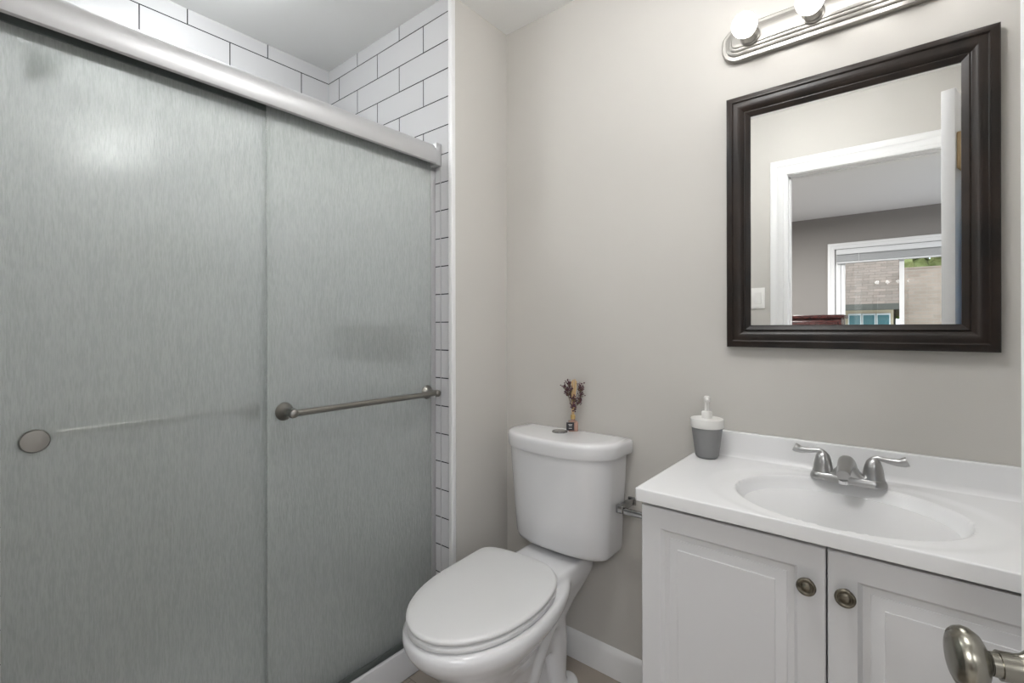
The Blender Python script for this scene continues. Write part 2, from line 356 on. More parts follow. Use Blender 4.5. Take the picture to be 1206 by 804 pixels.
# chest of drawers whose top shows in the mirror
ch = thing('chest_of_drawers', 'dark cherry wood chest whose top shows in the mirror below the bedroom window', 'chest of drawers', (0.36, -4.50, 0))
build('carcass', bx(-.45, .45, -.22, .21, .08, 1.315, .004), CHERRY, ch, smooth=30)
build('top', bx(-.47, .475, -.23, .235, 1.3155, 1.352, .006), CHERRY, ch, smooth=30)
for k in range(5):
    d = build('drawer', bx(-.42, .42, .2105, .228, .12+k*.238, .335+k*.238, .004), CHERRY, ch, smooth=30)
    for s in (-.22, .22):
        bm = bmesh.new(); lathe(bm, [(.006, 0), (.006, .012), (.014, .016), (.015, .022), (.008, .027)], (s, .2282, .228+k*.238), 'Y', 16); build('knob', bm, BRASS, d, smooth=40)
for s in (-.41, .41):
    for t in (-.18, .17): build('foot', bx(s-.03, s+.03, t-.03, t+.03, 0.0, .0795, .004), CHERRY, ch, smooth=30)

# ------------------------------------------------------------------ outdoors beyond the bedroom window
SHING = mat('grey_brown_shingles', (0.30, 0.25, 0.21), 0.95)
sv = uv_axes(SHING, ('X', 'Z'), 30.0, 30.0)
b_ = brick_nodes(SHING, 0.22, 0.075, 0.004, (0.30, 0.225, 0.18), (0.225, 0.175, 0.14), (0.13, 0.105, 0.085), sv)
BRICKW = mat('tan_brick', (0.42, 0.30, 0.23), 0.95)
sv = uv_axes(BRICKW, ('X', 'Z'), 30.0, 30.0)
brick_nodes(BRICKW, 0.215, 0.075, 0.006, (0.42, 0.31, 0.245), (0.34, 0.25, 0.195), (0.36, 0.31, 0.26), sv)
SIDING = mat('cream_siding', (0.52, 0.42, 0.29), 0.8)
GUTTER = mat('dark_gutter', (0.09, 0.085, 0.07), 0.6)
TEAL = mat('blue_tinted_window', (0.09, 0.20, 0.22), 0.1)
GRASS = mat('lawn_green', (0.08, 0.14, 0.04), 0.95); mottled(GRASS, (0.06, 0.11, 0.03), (0.11, 0.18, 0.05), 3)
LEAF = mat('yellow_green_leaves', (0.28, 0.36, 0.07), 0.8); mottled(LEAF, (0.16, 0.20, 0.05), (0.42, 0.43, 0.18), 1.6)
BARK = mat('bark', (0.12, 0.09, 0.06), 0.95)
bm = bmesh.new(); box(bm, -14, 22, -40, BY-0.4, -3.1, -3.0); build('ground_outside', bm, GRASS, kind='structure')
hs = thing('neighbour_house', 'cream sided house with grey-brown shingle roof seen through the left window pane', 'house', (-1.6, -14.2, -3.0))
build('wall', bx(-6, 2.75, -5, 2.2, 0, 4.68), SIDING, hs)
bm = bmesh.new()   # gable roof, slope facing the bedroom
loft(bm, [[(x, 2.75, 4.62), (x, 2.75, 4.74), (x, -1.4, 7.2), (x, -5.6, 4.74), (x, -5.6, 4.62), (x, -1.4, 7.08)] for x in (-6.3, 2.85)])
build('roof', bm, SHING, hs)
build('gutter', bx(-6.3, 2.85, 2.752, 2.86, 4.60, 4.73, .01), GUTTER, hs)
for x0 in (-2.6, -1.2, 1.93):
    for k in range(3):
        w_ = build('window', bx(x0+k*.26, x0+k*.26+.25, 2.2, 2.24, 3.35, 4.54, .01), TRIM, hs)
        build('pane', bx(x0+k*.26+.025, x0+k*.26+.225, 2.2405, 2.25, 3.39, 4.50), TEAL, w_)
bh = thing('brick_house', 'tan brick gable wall filling the right pane of the bedroom window', 'house', (4.35, -13.4, -3.0))
build('wall', bx(-3.02, 6, -6, 1.2, 0, 5.52), BRICKW, bh)
build('roof_edge', bx(-3.04, 6.1, -6.1, 1.22, 5.5205, 5.545), BRICKW, bh)
tr_ = thing('leafy_tree', 'yellow-green tree crown rising above the tan brick wall', 'tree', (2.4, -21.5, -3.0))
bm = bmesh.new(); tube(bm, [(0, 0, 0), (.1, 0, 2.5), (0, .1, 5)], [.25, .2, .12], 10); build('trunk', bm, BARK, tr_, smooth=60)
bm = bmesh.new()
for k in range(420):
    th = random.uniform(0, 2*PI); ph = math.acos(random.uniform(-.8, 1)); rr = random.uniform(.6, 1)
    c = Vector((3.4*rr*math.sin(ph)*math.cos(th), 2.2*rr*math.sin(ph)*math.sin(th), 6.3+2.5*rr*math.cos(ph)))
    bmesh.ops.create_icosphere(bm, subdivisions=1, radius=random.uniform(.18, .42), matrix=Matrix.Translation(c) @ Matrix.Rotation(random.uniform(0, 3), 4, 'X'))
build('foliage', bm, LEAF, tr_)

# ------------------------------------------------------------------ shower
build('shower_tray', bx(SX+.002, -0.1605, SY0+.002, SY1-.002, 0.0, 0.045, .004), PORC, smooth=30)
tag(bpy.data.objects['shower_tray'], 'white shower tray behind the rain glass doors', 'shower tray')
cb = build('shower_curb', bx(-0.16, -0.060, SY0+.002, SY1-.002, 0.0, 0.118, .012, 4), PORC, smooth=40)
tag(cb, 'white curb along the floor under the sliding glass doors', 'curb')
# door frame: header, side jambs, bottom track (local coordinates: world minus FO)
FO = Vector((-0.08, SY1, 0.1182))
sf = thing('shower_door_frame', 'satin aluminium frame of the sliding shower doors with a rounded header rail', 'shower door frame', FO)
def wbox(bm, x0, x1, y0, y1, z0, z1, bev=0): box(bm, x0-FO.x, x1-FO.x, y0-FO.y, y1-FO.y, z0-FO.z, z1-FO.z, bev)
hp = [(-.051, 1.822), (-.046, 1.826), (-.0435, 1.838), (-.0435, 1.852), (-.0455, 1.866), (-.0495, 1.879), (-.055, 1.889), (-.062, 1.896), (-.068, 1.8995), (-.138, 1.8995),
      (-.138, 1.822), (-.134, 1.822), (-.134, 1.886), (-.062, 1.886), (-.052, 1.868), (-.050, 1.85), (-.051, 1.832)]
bm = bmesh.new(); loft(bm, [[(x-FO.x, y-FO.y, z-FO.z) for x, z in hp] for y in (SY0+.002, SY1-.026)]); build('header_rail', bm, ALU, sf, smooth=35)
bm = bmesh.new(); wbox(bm, -.139, -.047, SY1-.0258, SY1-.001, 1.8205, 1.903, .002); build('header_end_cap', bm, ALU, sf, smooth=30)
for (ya, yb) in ((SY1-.0225, SY1-.001), (SY0+.002, SY0+.0235)):
    bm = bmesh.new(); wbox(bm, -.135, -.0805, ya, yb, .1420, 1.8200, .0015); build('side_jamb', bm, ALU, sf, smooth=30)
bm = bmesh.new(); wbox(bm, -.0535, -.0515, SY1-.0022, SY1-.0002, .1420, 1.8200); build('caulk_strip', bm, ALU, sf)
bm = bmesh.new(); y0, y1 = SY0+.004, SY1-.003
wbox(bm, -.138, -.062, y0, y1, .1184, .1240, .001); wbox(bm, -.066, -.062, y0, y1, .1240, .1395, .001)
wbox(bm, -.0975, -.0945, y0, y1, .1240, .1320); wbox(bm, -.138, -.134, y0, y1, .1240, .1410, .001)
build('bottom_track', bm, ALUD, sf, smooth=30)
def knuckle(bm, base, d, L=0.055):
    """bar mount: flange on the glass, neck and ball"""
    lathe(bm, [(.0, 0), (.0245, 0), (.0255, .003), (.0235, .007), (.018, .012), (.013, .019), (.010, .026), (.0095, L-.013), (.0115, L-.009), (.0135, L), (.0115, L+.009), (.005, L+.0135), (0, L+.014)], base, d, 28)
PZ = .1262
# outer (right hand) panel with its towel bar outside
po = thing('sliding_shower_door', 'right-hand rain glass shower door with a towel bar on its outside', 'shower door', (-.085, -.65, PZ))
build('glass_pane', bx(-.003, .003, -.281, .311, .001, 1.730), RAIN, po)
build('top_hanger', bx(.0033, .0075, -.281, .311, 1.707, 1.745), ALUD, po)
ZB = .988-PZ
bm = bmesh.new(); tube(bm, [(.058, -.236, ZB), (.058, .289, ZB)], .0092, 20)
build('towel_bar', bm, NICKD, po, smooth=40)
for y in (-.236, .287):
    bm = bmesh.new(); knuckle(bm, (.0033, y, ZB), 'X'); build('bar_mount', bm, NICKD, po, smooth=40)
# inner (left hand) panel, its bar on the inside and a round cap outside
pi_ = thing('sliding_shower_door', 'left-hand rain glass shower door with a round metal pull on its face', 'shower door', (-.107, -1.15, PZ))
build('glass_pane', bx(-.003, .003, -.281, .236, .001, 1.730), RAIN, pi_)
build('top_hanger', bx(.0033, .0085, -.281, .236, 1.702, 1.745), ALUD, pi_)
YPL, ZP = -1.383+1.15, .993-PZ
bm = bmesh.new(); lathe(bm, [(0, 0), (.0225, 0), (.0235, .002), (.0235, .005), (.0215, .0075), (.012, .0085), (0, .0088)], (.0033, YPL, ZP), 'X', 36)
build('pull_cap', bm, NICKD, pi_, smooth=40)
bm = bmesh.new(); tube(bm, [(-.053, YPL, ZP), (-.053, .19, ZP)], .0088, 16); build('inner_towel_bar', bm, NICKD, pi_, smooth=40)
for y in (YPL, .188):
    bm = bmesh.new(); knuckle(bm, (-.0033, y, ZP), (-1, 0, 0), .05); build('bar_mount', bm, NICKD, pi_, smooth=40)
# shower head on the near end wall
sh = thing('overhead_shower', 'chrome shower head blurred behind the upper left glass', 'shower head', (-.42, SY0, 2.0))
bm = bmesh.new(); lathe(bm, [(0, 0), (.03, 0), (.028, .006), (.012, .012), (0, .014)], (0, .0005, 0), 'Y', 24); build('escutcheon', bm, CHROME, sh, smooth=40)
bm = bmesh.new(); tube(bm, smooth_path([(0, .012, 0), (0, .07, .0), (0, .12, -.03), (0, .165, -.075)], 5), .009, 14); build('arm', bm, CHROME, sh, smooth=60)
bm = bmesh.new(); lathe(bm, [(0, 0), (.011, 0), (.014, .015), (.02, .03), (.045, .055), (.047, .066), (.043, .07), (0, .07)], (0, .166, -.076), (0, .65, -.76), 28); build('spray_head', bm, ALUD, sh, smooth=40)

# ------------------------------------------------------------------ toilet
TX = 0.325
toi = thing('toilet', 'white two-piece toilet with its lid closed between shower and vanity', 'toilet', (TX, 0, 0))
def egg(a, yc, f, b, z, n=56, pw=2.0, pb=2.0):
    pts = []
    for k in range(n):
        t = 2*PI*k/n; c, s = math.cos(t), math.sin(t)
        e = pw if s < 0 else pb
        x = a*math.copysign(abs(c)**(2/e), c); y = (f if s < 0 else b)*math.copysign(abs(s)**(2/e), s)
        pts.append((x, yc+y, z))
    return pts
bm = bmesh.new()
loft(bm, [egg(.100, -.50, .140, .36, 0), egg(.100, -.50, .140, .36, .018), egg(.090, -.50, .122, .34, .045), egg(.087, -.50, .118, .30, .11), egg(.092, -.50, .125, .27, .17),
          egg(.097, -.50, .132, .26, .22), egg(.115, -.50, .155, .27, .27), egg(.145, -.50, .195, .30, .315), egg(.172, -.50, .230, .335, .35), egg(.1870, -.50, .248, .36, .375),
          egg(.1905, -.50, .2535, .37, .395), egg(.187, -.50, .250, .37, .410), egg(.180, -.50, .243, .36, .4155)])
# deck under the tank
def rr3(hx, y0, y1, r, z): return [(x, y, z) for x, y in rrect(0, (y0+y1)/2, hx, (y1-y0)/2, r)]
loft(bm, [rr3(.060, -.34, -.17, .04, .16), rr3(.070, -.36, -.15, .04, .24), rr3(.085, -.38, -.11, .04, .30), rr3(.100, -.40, -.06, .04, .345), rr3(.110, -.42, -.04, .035, .375), rr3(.114, -.42, -.035, .03, .395), rr3(.113, -.42, -.036, .03, .430), rr3(.108, -.30, -.041, .03, .437)])
# trapway bulges on both sides and the rear foot
for s in (-1, 1):
    tube(bm, smooth_path([(s*.045, -.46, .10), (s*.050, -.38, .13), (s*.050, -.32, .21), (s*.048, -.255, .275), (s*.044, -.205, .25), (s*.040, -.190, .17), (s*.038, -.19, .08), (s*.038, -.19, .0)], 6), .042, 16)
    loft(bm, [[(s*.058+.050*math.cos(2*PI*k/24), -.175+.075*math.sin(2*PI*k/24), z_) for k in range(24)] for z_ in (0, .02)]+[[(s*.056+.038*math.cos(2*PI*k/24), -.175+.06*math.sin(2*PI*k/24), .038) for k in range(24)]])
bmesh.ops.recalc_face_normals(bm, faces=bm.faces)
me = bpy.data.meshes.new('bowl'); bm.to_mesh(me); bm.free()
tmp = bpy.data.objects.new('tmp', me); COL.objects.link(tmp)
md = tmp.modifiers.new('r', 'REMESH'); md.mode = 'VOXEL'; md.voxel_size = .0055; md.use_smooth_shade = True
ms = tmp.modifiers.new('s', 'SMOOTH'); ms.iterations = 18; ms.factor = .6
dg = bpy.context.evaluated_depsgraph_get(); dg.update()
me2 = bpy.data.meshes.new_from_object(tmp.evaluated_get(dg)); bpy.data.objects.remove(tmp)
zmin = min(v.co.z for v in me2.vertices)
for v in me2.vertices: v.co.z -= zmin
for p in me2.polygons: p.use_smooth = True
me2.materials.clear(); me2.materials.append(PORC); me2.name = 'bowl'
bo = bpy.data.objects.new('bowl', me2); COL.objects.link(bo); bo.parent = toi
def seat_outline(off=0.0, z=0.0, yb=-.240, yc=-.47, a=.180, f=.272):
    pts = []; n = 30; A, B = a+off, (yb-yc)+off
    for k in range(n+1):                                 # back left quadrant, squarer corner
        t = PI/2*(1-k/n); e = 2/12.0; pts.append((-A*math.cos(t)**e*(1-.34*math.sin(t)**3) if k else 0.0, yc+B*math.sin(t)**e))
    for k in range(1, 37):                               # front half
        pts.append((-A*math.cos(PI*k/36), yc-(f+off)*math.sin(PI*k/36)**.97))
    for k in range(1, n):                                # back right quadrant, rounder
        t = PI/2*k/n; e = 2/2.6; pts.append((A*math.cos(t)**e*(1-.07*math.sin(t)), yc+B*math.sin(t)**e))
    ca, sa = math.cos(.06), math.sin(.06)
    return [(x*ca - (y+.55)*sa - .004, x*sa + (y+.55)*ca - .55, z) for x, y in pts]
bm = bmesh.new()
loft(bm, [seat_outline(-.006, .4165), seat_outline(-.002, .419), seat_outline(.0, .424), seat_outline(.0, .431), seat_outline(-.003, .4335)])
build('seat', bm, SEATM, toi, smooth=50)
bm = bmesh.new()
def dome(off, z): return seat_outline(off, z)
def shr(f, z): return [(x*f, -.47+(y+.47)*f, z) for x, y, _ in seat_outline(-.008, z)]
loft(bm, [dome(-.008, .4365), dome(-.002, .4385), dome(.001, .443), dome(.001, .448), dome(-.002, .4515), dome(-.008, .4535), shr(.85, .4550), shr(.6, .4558), shr(.25, .456)])
build('seat_lid', bm, SEATM, toi, smooth=50)
for s in (-1, 1):
    bm = bmesh.new(); box(bm, s*.06-.026, s*.06+.012, -.262, -.222, .4175, .436, .005, 3); build('hinge', bm, SEATM, toi, smooth=40)
# tank and lid
def dsec(hw, depth, z, y0=-.022, side=.09, n=40, cx=.016, e1=2.5, e2=2.1):
    pts = [(cx+hw, y0), (cx-hw, y0)]
    L = []
    for k in range(n+1):
        t = PI*k/n; u = -math.cos(t)
        L.append((cx+hw*math.copysign(abs(u)**(2/e1), u), y0-side-(depth-side)*abs(math.sin(t))**(2/e2)))
    return [(x, y, z) for x, y in pts[1:]+L+pts[:1]]
bm = bmesh.new()
loft(bm, [dsec(.145, .115, .4535), dsec(.170, .140, .4565), dsec(.183, .155, .464), dsec(.188, .163, .480), dsec(.192, .180, .58), dsec(.200, .192, .70), dsec(.205, .200, .797)])
build('tank', bm, PORC, toi, smooth=40)
bm = bmesh.new()
loft(bm, [dsec(.209, .205, .7975, y0=-.014), dsec(.219, .217, .7985, y0=-.010), dsec(.221, .2195, .803, y0=-.009), dsec(.222, .221, .832, y0=-.009), dsec(.220, .219, .841, y0=-.010), dsec(.214, .212, .8465, y0=-.014), dsec(.204, .202, .8488, y0=-.02), dsec(.17, .17, .8498, y0=-.04, side=.06)])
build('tank_lid', bm, PORC, toi, smooth=40)
bm = bmesh.new(); lathe(bm, [(.028, 0), (.028, .003), (.026, .0045), (.0235, .0045), (.023, .002), (0, .002)], (-.004, -.090, .8496), 'Z', 36); lathe(bm, [(0, 0), (.0225, 0), (.0225, .0035), (.021, .0045), (0, .0048)], (-.004, -.090, .8500), 'Z', 36)
build('flush_button', bm, DCHR, toi, smooth=30)
bm = bmesh.new(); lathe(bm, [(0, 0), (.009, 0), (.009, .012), (0, .013)], (.098, -.075, .4265), 'Z', 12); build('tank_bolt', bm, BLACKM, toi, smooth=30)
for s in (-1, 1):
    bm = bmesh.new(); lathe(bm, [(.016, 0), (.0155, .008), (.011, .016), (0, .02)], (s*.085, -.2, .034), 'Z', 20); build('bolt_cap', bm, SEATM, toi, smooth=40)

# reed diffuser on the tank lid
dfz = .8502
rd = thing('reed_diffuser', 'little reed diffuser with dried purple flowers standing on the toilet tank', 'reed diffuser', (.348, -.045, dfz), math.radians(38)); rd.scale = (1.15, 1.15, 1.06)
bm = bmesh.new(); loft(bm, [[(x, y, z) for x, y in rrect(0, 0, h_, h_, .003)] for h_, z in ((.0125, 0), (.0145, .001), (.0145, .030), (.0135, .033), (.006, .036), (.006, .040))]); build('bottle', bm, OIL, rd, smooth=40)
bm = bmesh.new(); lathe(bm, [(0, .0405), (.0075, .0405), (.0075, .054), (.0045, .055), (0, .055)], (0, 0, 0), 'Z', 20); build('gold_neck', bm, GOLD, rd, smooth=40)
lb = build('black_tag', bx(-.022, .002, -.019, -.0155, .005, .032, .0005), BLACKL, rd)
bm = bmesh.new()
for zz, w2 in ((.025, .006), (.021, .0045), (.0125, .005)): box(bm, -.010-w2, -.010+w2, -.0194, -.0191, zz-.0008, zz+.0008)
build('tag_print', bm, WHITEP, lb)
for k in range(6):
    a = k*1.05; bm = bmesh.new(); r0 = .002; tx = .007*math.cos(a)+.004; ty = .005*math.sin(a)
    tube(bm, [(r0*math.cos(a), r0*math.sin(a), .0555), (tx, ty, .170+.006*math.sin(k*2.1))], .0021, 8); build('reed_stick', bm, REED, rd, smooth=60)
bs = bmesh.new(); bf = bmesh.new()
def sprig(tip, n, spread, base=(0, 0, .0555)):
    tip = Vector(tip); b0 = Vector(base)
    mid = (b0+tip)*.5 + Vector((-.1*(tip.x-b0.x), 0, .0))
    tube(bs, smooth_path([b0, mid, tip], 4), .0007, 5)
    for k in range(n):
        q = tip + Vector((random.gauss(0, spread), random.gauss(0, spread*.8), random.gauss(0, spread*1.1)))
        tube(bs, [mid.lerp(tip, .6), q], .0004, 4)
        bmesh.ops.create_icosphere(bf, subdivisions=1, radius=random.uniform(.0014, .0030), matrix=Matrix.Translation(q) @ Matrix.Rotation(random.uniform(0, 3), 4, 'Y'))
for t, n, sp in (((-.021, .002, .150), 34, .0062), ((-.013, .004, .165), 26, .0052), ((-.019, -.003, .132), 30, .0055), ((-.008, -.004, .145), 18, .005), ((-.006, .004, .125), 16, .005),
                 ((.028, 0, .145), 28, .0052), ((.023, .004, .154), 18, .0045), ((.027, -.004, .125), 20, .0045), ((.024, .003, .105), 22, .0050), ((.017, -.003, .095), 12, .004),
                 ((.002, -.006, .108), 26, .0045), ((.0, -.006, .088), 26, .004), ((.004, -.005, .072), 10, .003)):
    sprig(t, n, sp)
build('dried_stems', bs, STEM, rd, smooth=60); build('dried_flowers', bf, FLOW, rd)

# toilet paper holder on the back wall
tp = thing('toilet_paper_holder', 'chrome toilet paper holder on the wall between tank and vanity', 'toilet paper holder', (.558, 0, .632))
bm = bmesh.new(); box(bm, -.014, .014, -.008, -.0005, -.014, .014, .003); build('wall_plate', bm, DCHR, tp, smooth=40)
bm = bmesh.new(); box(bm, -.010, .010, -.082, -.0085, -.010, .010, .0025, 3); build('post', bm, DCHR, tp, smooth=40)
bm = bmesh.new(); box(bm, -.013, .013, -.102, -.0825, -.014, .013, .004, 3); box(bm, .0125, .150, -.101, -.084, -.013, .005, .003, 3); build('bar', bm, DCHR, tp, smooth=40)

# ------------------------------------------------------------------ vanity
VX0, VX1, VF = .787, 1.537, -.425
van = thing('vanity_cabinet', 'white two-door vanity cabinet with raised panels', 'cabinet', (0, 0, 0))
bm = bmesh.new()
box(bm, VX0, VX0+.016, VF, -.002, 0, .8135); box(bm, VX1-.016, VX1, VF, -.002, 0, .8135)
box(bm, VX0+.016, VX1-.016, -.016, -.002, .08, .8135); box(bm, VX0+.016, VX1-.016, VF+.001, -.016, .08, .096)
box(bm, VX0+.016, VX1-.016, VF+.010, VF+.026, .77, .806); box(bm, VX0+.016, VX1-.016, VF, VF+.016, .08, .12); box(bm, VX0+.016, VX1-.016, VF+.06, VF+.072, 0, .08)
build('body', bm, CAB, van)
def panel_door(x0, x1, z0, z1, y):
    """raised panel door, front face at y"""
    def ring(ins, d): return [(x0+ins, y+d, z0+ins), (x1-ins, y+d, z0+ins), (x1-ins, y+d, z1-ins), (x0+ins, y+d, z1-ins)]
    bm = bmesh.new()
    loft(bm, [ring(0, .0183), ring(0, .002), ring(.002, 0), ring(.046, 0), ring(.048, .0016), ring(.053, .0078), ring(.058, .0088), ring(.065, .0085), ring(.066, .0070), ring(.085, .0020), ring(.0862, .0006), ring(.092, .0006)])
    return bm
d1 = build('door', panel_door(VX0+.001, 1.1565, .085, .8015, VF-.0185), CAB, van, smooth=24)
d2 = build('door', panel_door(1.1595, VX1-.001, .085, .8015, VF-.0185), CAB, van, smooth=24)
for d, x in ((d1, 1.1275), (d2, 1.1885)):
    bm = bmesh.new(); lathe(bm, [(.0, 0), (.0085, 0), (.0085, .002), (.006, .004), (.0055, .010), (.0085, .014), (.0155, .017), (.0168, .0205), (.0165, .0235), (.0145, .0250), (.0120, .0245), (.0105, .0225), (.0095, .0225), (.0085, .0240), (.005, .0255), (0, .026)], (x, VF-.0187, .729), (0, -1, 0), 32)
    build('knob', bm, PEWT, d, smooth=50)
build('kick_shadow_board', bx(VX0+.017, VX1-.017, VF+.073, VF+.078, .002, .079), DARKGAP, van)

# countertop with integral oval bowl and backsplash
CX0, CX1, CY, CZ = .7795, 1.5455, -.4624, .8441
ct = bmesh.new()
bcx, bcy, ba, bb = 1.166, -.262, .206, .168
def sm(t): t = max(0, min(1, t)); return t*t*(3-2*t)
def top_z(x, y):
    r = math.hypot((x-bcx)/ba, (y-bcy)/bb)
    z = CZ
    # shallow dish around the bowl
    ro = math.hypot((x-bcx)/(ba*1.32), (y-bcy+.0)/(bb*1.26)); z -= .0025*(1-sm((ro-.90)/.14))
    if r < 1.04:
        z -= .108*(1-max(0, min(1, r/1.02))**2.4)**.8 if r < 1.02 else 0
    # soft cove up to the backsplash
    d = (-.020 - y)
    if d < .014: z += .014 - math.sqrt(max(0, .014**2 - (.014-max(d, 0))**2))
    return z
xs = [CX0+.004]; NX, NY = 210, 130
xs = [CX0+.003+(CX1-CX0-.006)*i/NX for i in range(NX+1)]
ys = [CY+.003+(-.020-CY-.003)*j/NY for j in range(NY+1)]
grid = [[ct.verts.new((x, y, top_z(x, y))) for x in xs] for y in ys]
for j in range(NY):
    for i in range(NX): ct.faces.new((grid[j][i], grid[j][i+1], grid[j+1][i+1], grid[j+1][i]))
def strip(a, b):
    for i in range(len(a)-1): ct.faces.new((a[i], a[i+1], b[i+1], b[i]))
# rounded front edge and left edge
fr = [grid[0]]
for dy, dz in ((.0016, -.0005), (.0026, -.0014), (.003, -.003), (.003, -.0295), (.0, -.031)):
    fr.append([ct.verts.new((v.co.x, v.co.y-dy, CZ+dz)) for v in grid[0]])
for a, b in zip(fr, fr[1:]): strip(a, b)
for side, sgn in ((0, -1), (-1, 1)):
    colv = [row[side] for row in grid]; prev = colv; pf = fr[0][side]
    for kk, (dx, dz) in enumerate(((.0016, -.0005), (.0026, -.0014), (.003, -.003), (.003, -.0295), (.0, -.031))):
        nw = [ct.verts.new((v.co.x+sgn*dx, v.co.y, (v.co.z if kk < 1 and dz > -.001 else CZ)+dz)) for v in colv]
        strip(prev, nw)
        ct.faces.new((pf, fr[kk+1][side], nw[0]) if kk == 0 else (pf, fr[kk+1][side], nw[0], pn))
        pn = nw[0]; pf = fr[kk+1][side]; prev = nw
# backsplash
bk = grid[-1]
ctop = [bk]
for y, z in ((-.020, .9115), (-.0195, .9140), (-.018, .9154), (-.004, .9154), (-.0025, .9140), (-.0025, .8135)):
    ctop.append([ct.verts.new((v.co.x, y, z)) for v in bk])
for a, b in zip(ctop, ctop[1:]): strip(a, b)
for side in (0, -1): ct.faces.new([r_[side] for r_ in ctop[1:]] )
# underside
for j in (0,):
    a = fr[-1]; b = ctop[-1]; strip(a, b)
cto = build('countertop', ct, MARB, smooth=55)
tag(cto, 'glossy white countertop with a built-in oval basin and backsplash', 'countertop')
# the bowl's outside under the counter
bm = bmesh.new(); lathe(bm, [(.012, .705), (.10, .71), (.165, .74), (.199, .80), (.2035, .8128)], (bcx, bcy, 0), 'Z', 48, sy=bb/ba); build('basin_underside', bm, MARB, cto, smooth=60)
bm = bmesh.new(); lathe(bm, [(0, 0), (.022, 0), (.022, .002), (.018, .003), (.016, .001), (0, .001)], (bcx, bcy, CZ-.1102), 'Z', 28); build('drain', bm, CHROME, cto, smooth=40)

# faucet
FX, FY = 1.166, -.092
fa = thing('bathroom_faucet', 'brushed nickel two-handle faucet behind the basin', 'faucet', (FX, FY, CZ-.0005))
bm = bmesh.new()
loft(bm, [[(x, y, z) for x, y in rrect(0, 0, h_[0], h_[1], h_[2], 8)] for h_, z in (((.078, .027, .026), .0002), ((.078, .027, .026), .006), ((.075, .0245, .024), .014), ((.073, .0225, .022), .0165))])
build('base_plate', bm, FAUC, fa, smooth=40)
bm = bmesh.new()
prof = []
for k in range(13):
    t = k/12; y = .018 - .135*t
    zc = .030 + .027*math.sin(min(1, t*1.5)*PI*.62) - .012*max(0, t-.5)*2
    wdt = .019*(1-t)+.0125*t; hgt = .020*(1-t)+.0095*t
    prof.append([(wdt*math.copysign(abs(math.cos(a))**.8, math.cos(a)), y+hgt*.25*math.sin(a), zc+hgt*math.sin(a)) for a in [2*PI*i/24 for i in range(24)]])
loft(bm, prof)
loft(bm, [[(x, y, z) for x, y in rrect(0, yo, hx, hy, min(.012, hx*.9, hy*.9), 6)] for hx, hy, yo, z in ((.037, .022, -.002, .0168), (.026, .0215, -.003, .027), (.0175, .020, -.004, .038), (.0125, .012, .0, .054), (.007, .007, .0, .060))])
build('spout', bm, FAUC, fa, smooth=50)
bm = bmesh.new(); lathe(bm, [(0, 0), (.009, 0), (.009, .008), (0, .008)], (0, -.108, .0215), 'Z', 20); build('aerator', bm, CHROME, fa, smooth=40)
for s in (-1, 1):
    bm = bmesh.new()
    lathe(bm, [(.0225, .0168), (.0225, .019), (.0215, .021), (.0205, .032), (.0180, .046), (.0140, .058), (.008, .0655), (0, .0675)], (s*.051, 0, 0), 'Z', 28)
    pa = smooth_path([(s*.044, 0, .050), (s*.050, 0, .062), (s*.060, 0, .0665), (s*.080, 0, .064), (s*.100, 0, .0635), (s*.114, 0, .0685)], 5)
    n_ = len(pa); tube(bm, pa, [.0085-.0035*math.sin(PI*min(1, i/(n_-1)*1.2)) + (.001 if i > n_-5 else 0) for i in range(n_)], 14, flat=1.15)
    build('handle', bm, FAUC, fa, smooth=60)

# soap dispenser
sd = thing('soap_dispenser', 'grey soap dispenser with white pump standing on the countertop corner', 'soap dispenser', (.829, -.082, CZ+.0004), math.radians(20))
bm = bmesh.new(); lathe(bm, [(0, 0), (.026, 0), (.030, .003), (.0325, .008), (.042, .084), (.0425, .088), (0, .088)], (0, 0, 0), 'Z', 48); build('cup', bm, GREYP, sd, smooth=40)
bm = bmesh.new(); lathe(bm, [(0, .0882), (.0445, .0882), (.0455, .090), (.0455, .111), (.044, .1135), (.0, .1140)], (0, 0, 0), 'Z', 48); build('collar', bm, WHITEP, sd, smooth=40)
bm = bmesh.new(); lathe(bm, [(0, .1142), (.0145, .1142), (.0145, .132), (.013, .1335), (.0075, .134), (.0065, .136), (.006, .160), (.0085, .162), (.009, .174), (.006, .178), (0, .1785)], (0, 0, 0), 'Z', 28)
tube(bm, smooth_path([(0, 0, .170), (0, -.014, .171), (0, -.030, .166)], 4), .0045, 12); build('pump', bm, WHITEP, sd, smooth=50)

# ------------------------------------------------------------------ mirror
MX0, MX1, MZ0, MZ1 = .868, 1.440, 1.1655, 1.8965
mi = thing('wall_mirror', 'rectangular wall mirror in a wide dark bronzed frame above the vanity', 'mirror', ((MX0+MX1)/2, 0, (MZ0+MZ1)/2))
hx, hz = (MX1-MX0)/2, (MZ1-MZ0)/2
prof = [(0, 0), (0, .020), (.002, .0225), (.0145, .0275), (.0165, .0275), (.0185, .0245), (.020, .0235), (.027, .0245), (.034, .0235), (.041, .0200), (.046, .0155), (.0475, .0150), (.049, .0175), (.051, .0180), (.060, .0140), (.0635, .0130), (.0640, .0075), (.0640, .0)]
bm = bmesh.new()
R = [[bm.verts.new((sx*(hx-u), -.001-v, sz*(hz-u))) for sx, sz in ((-1, -1), (1, -1), (1, 1), (-1, 1))] for u, v in prof]
for a, b in zip(R, R[1:]):
    for i in range(4): bm.faces.new((a[i], a[(i+1) % 4], b[(i+1) % 4], b[i]))
build('frame', bm, WFRAME, mi, smooth=22)
bm = bmesh.new(); box(bm, -hx+.058, hx-.058, -.0115, -.0065, -hz+.058, hz-.058); build('mirror_glass', bm, MIRR, mi)
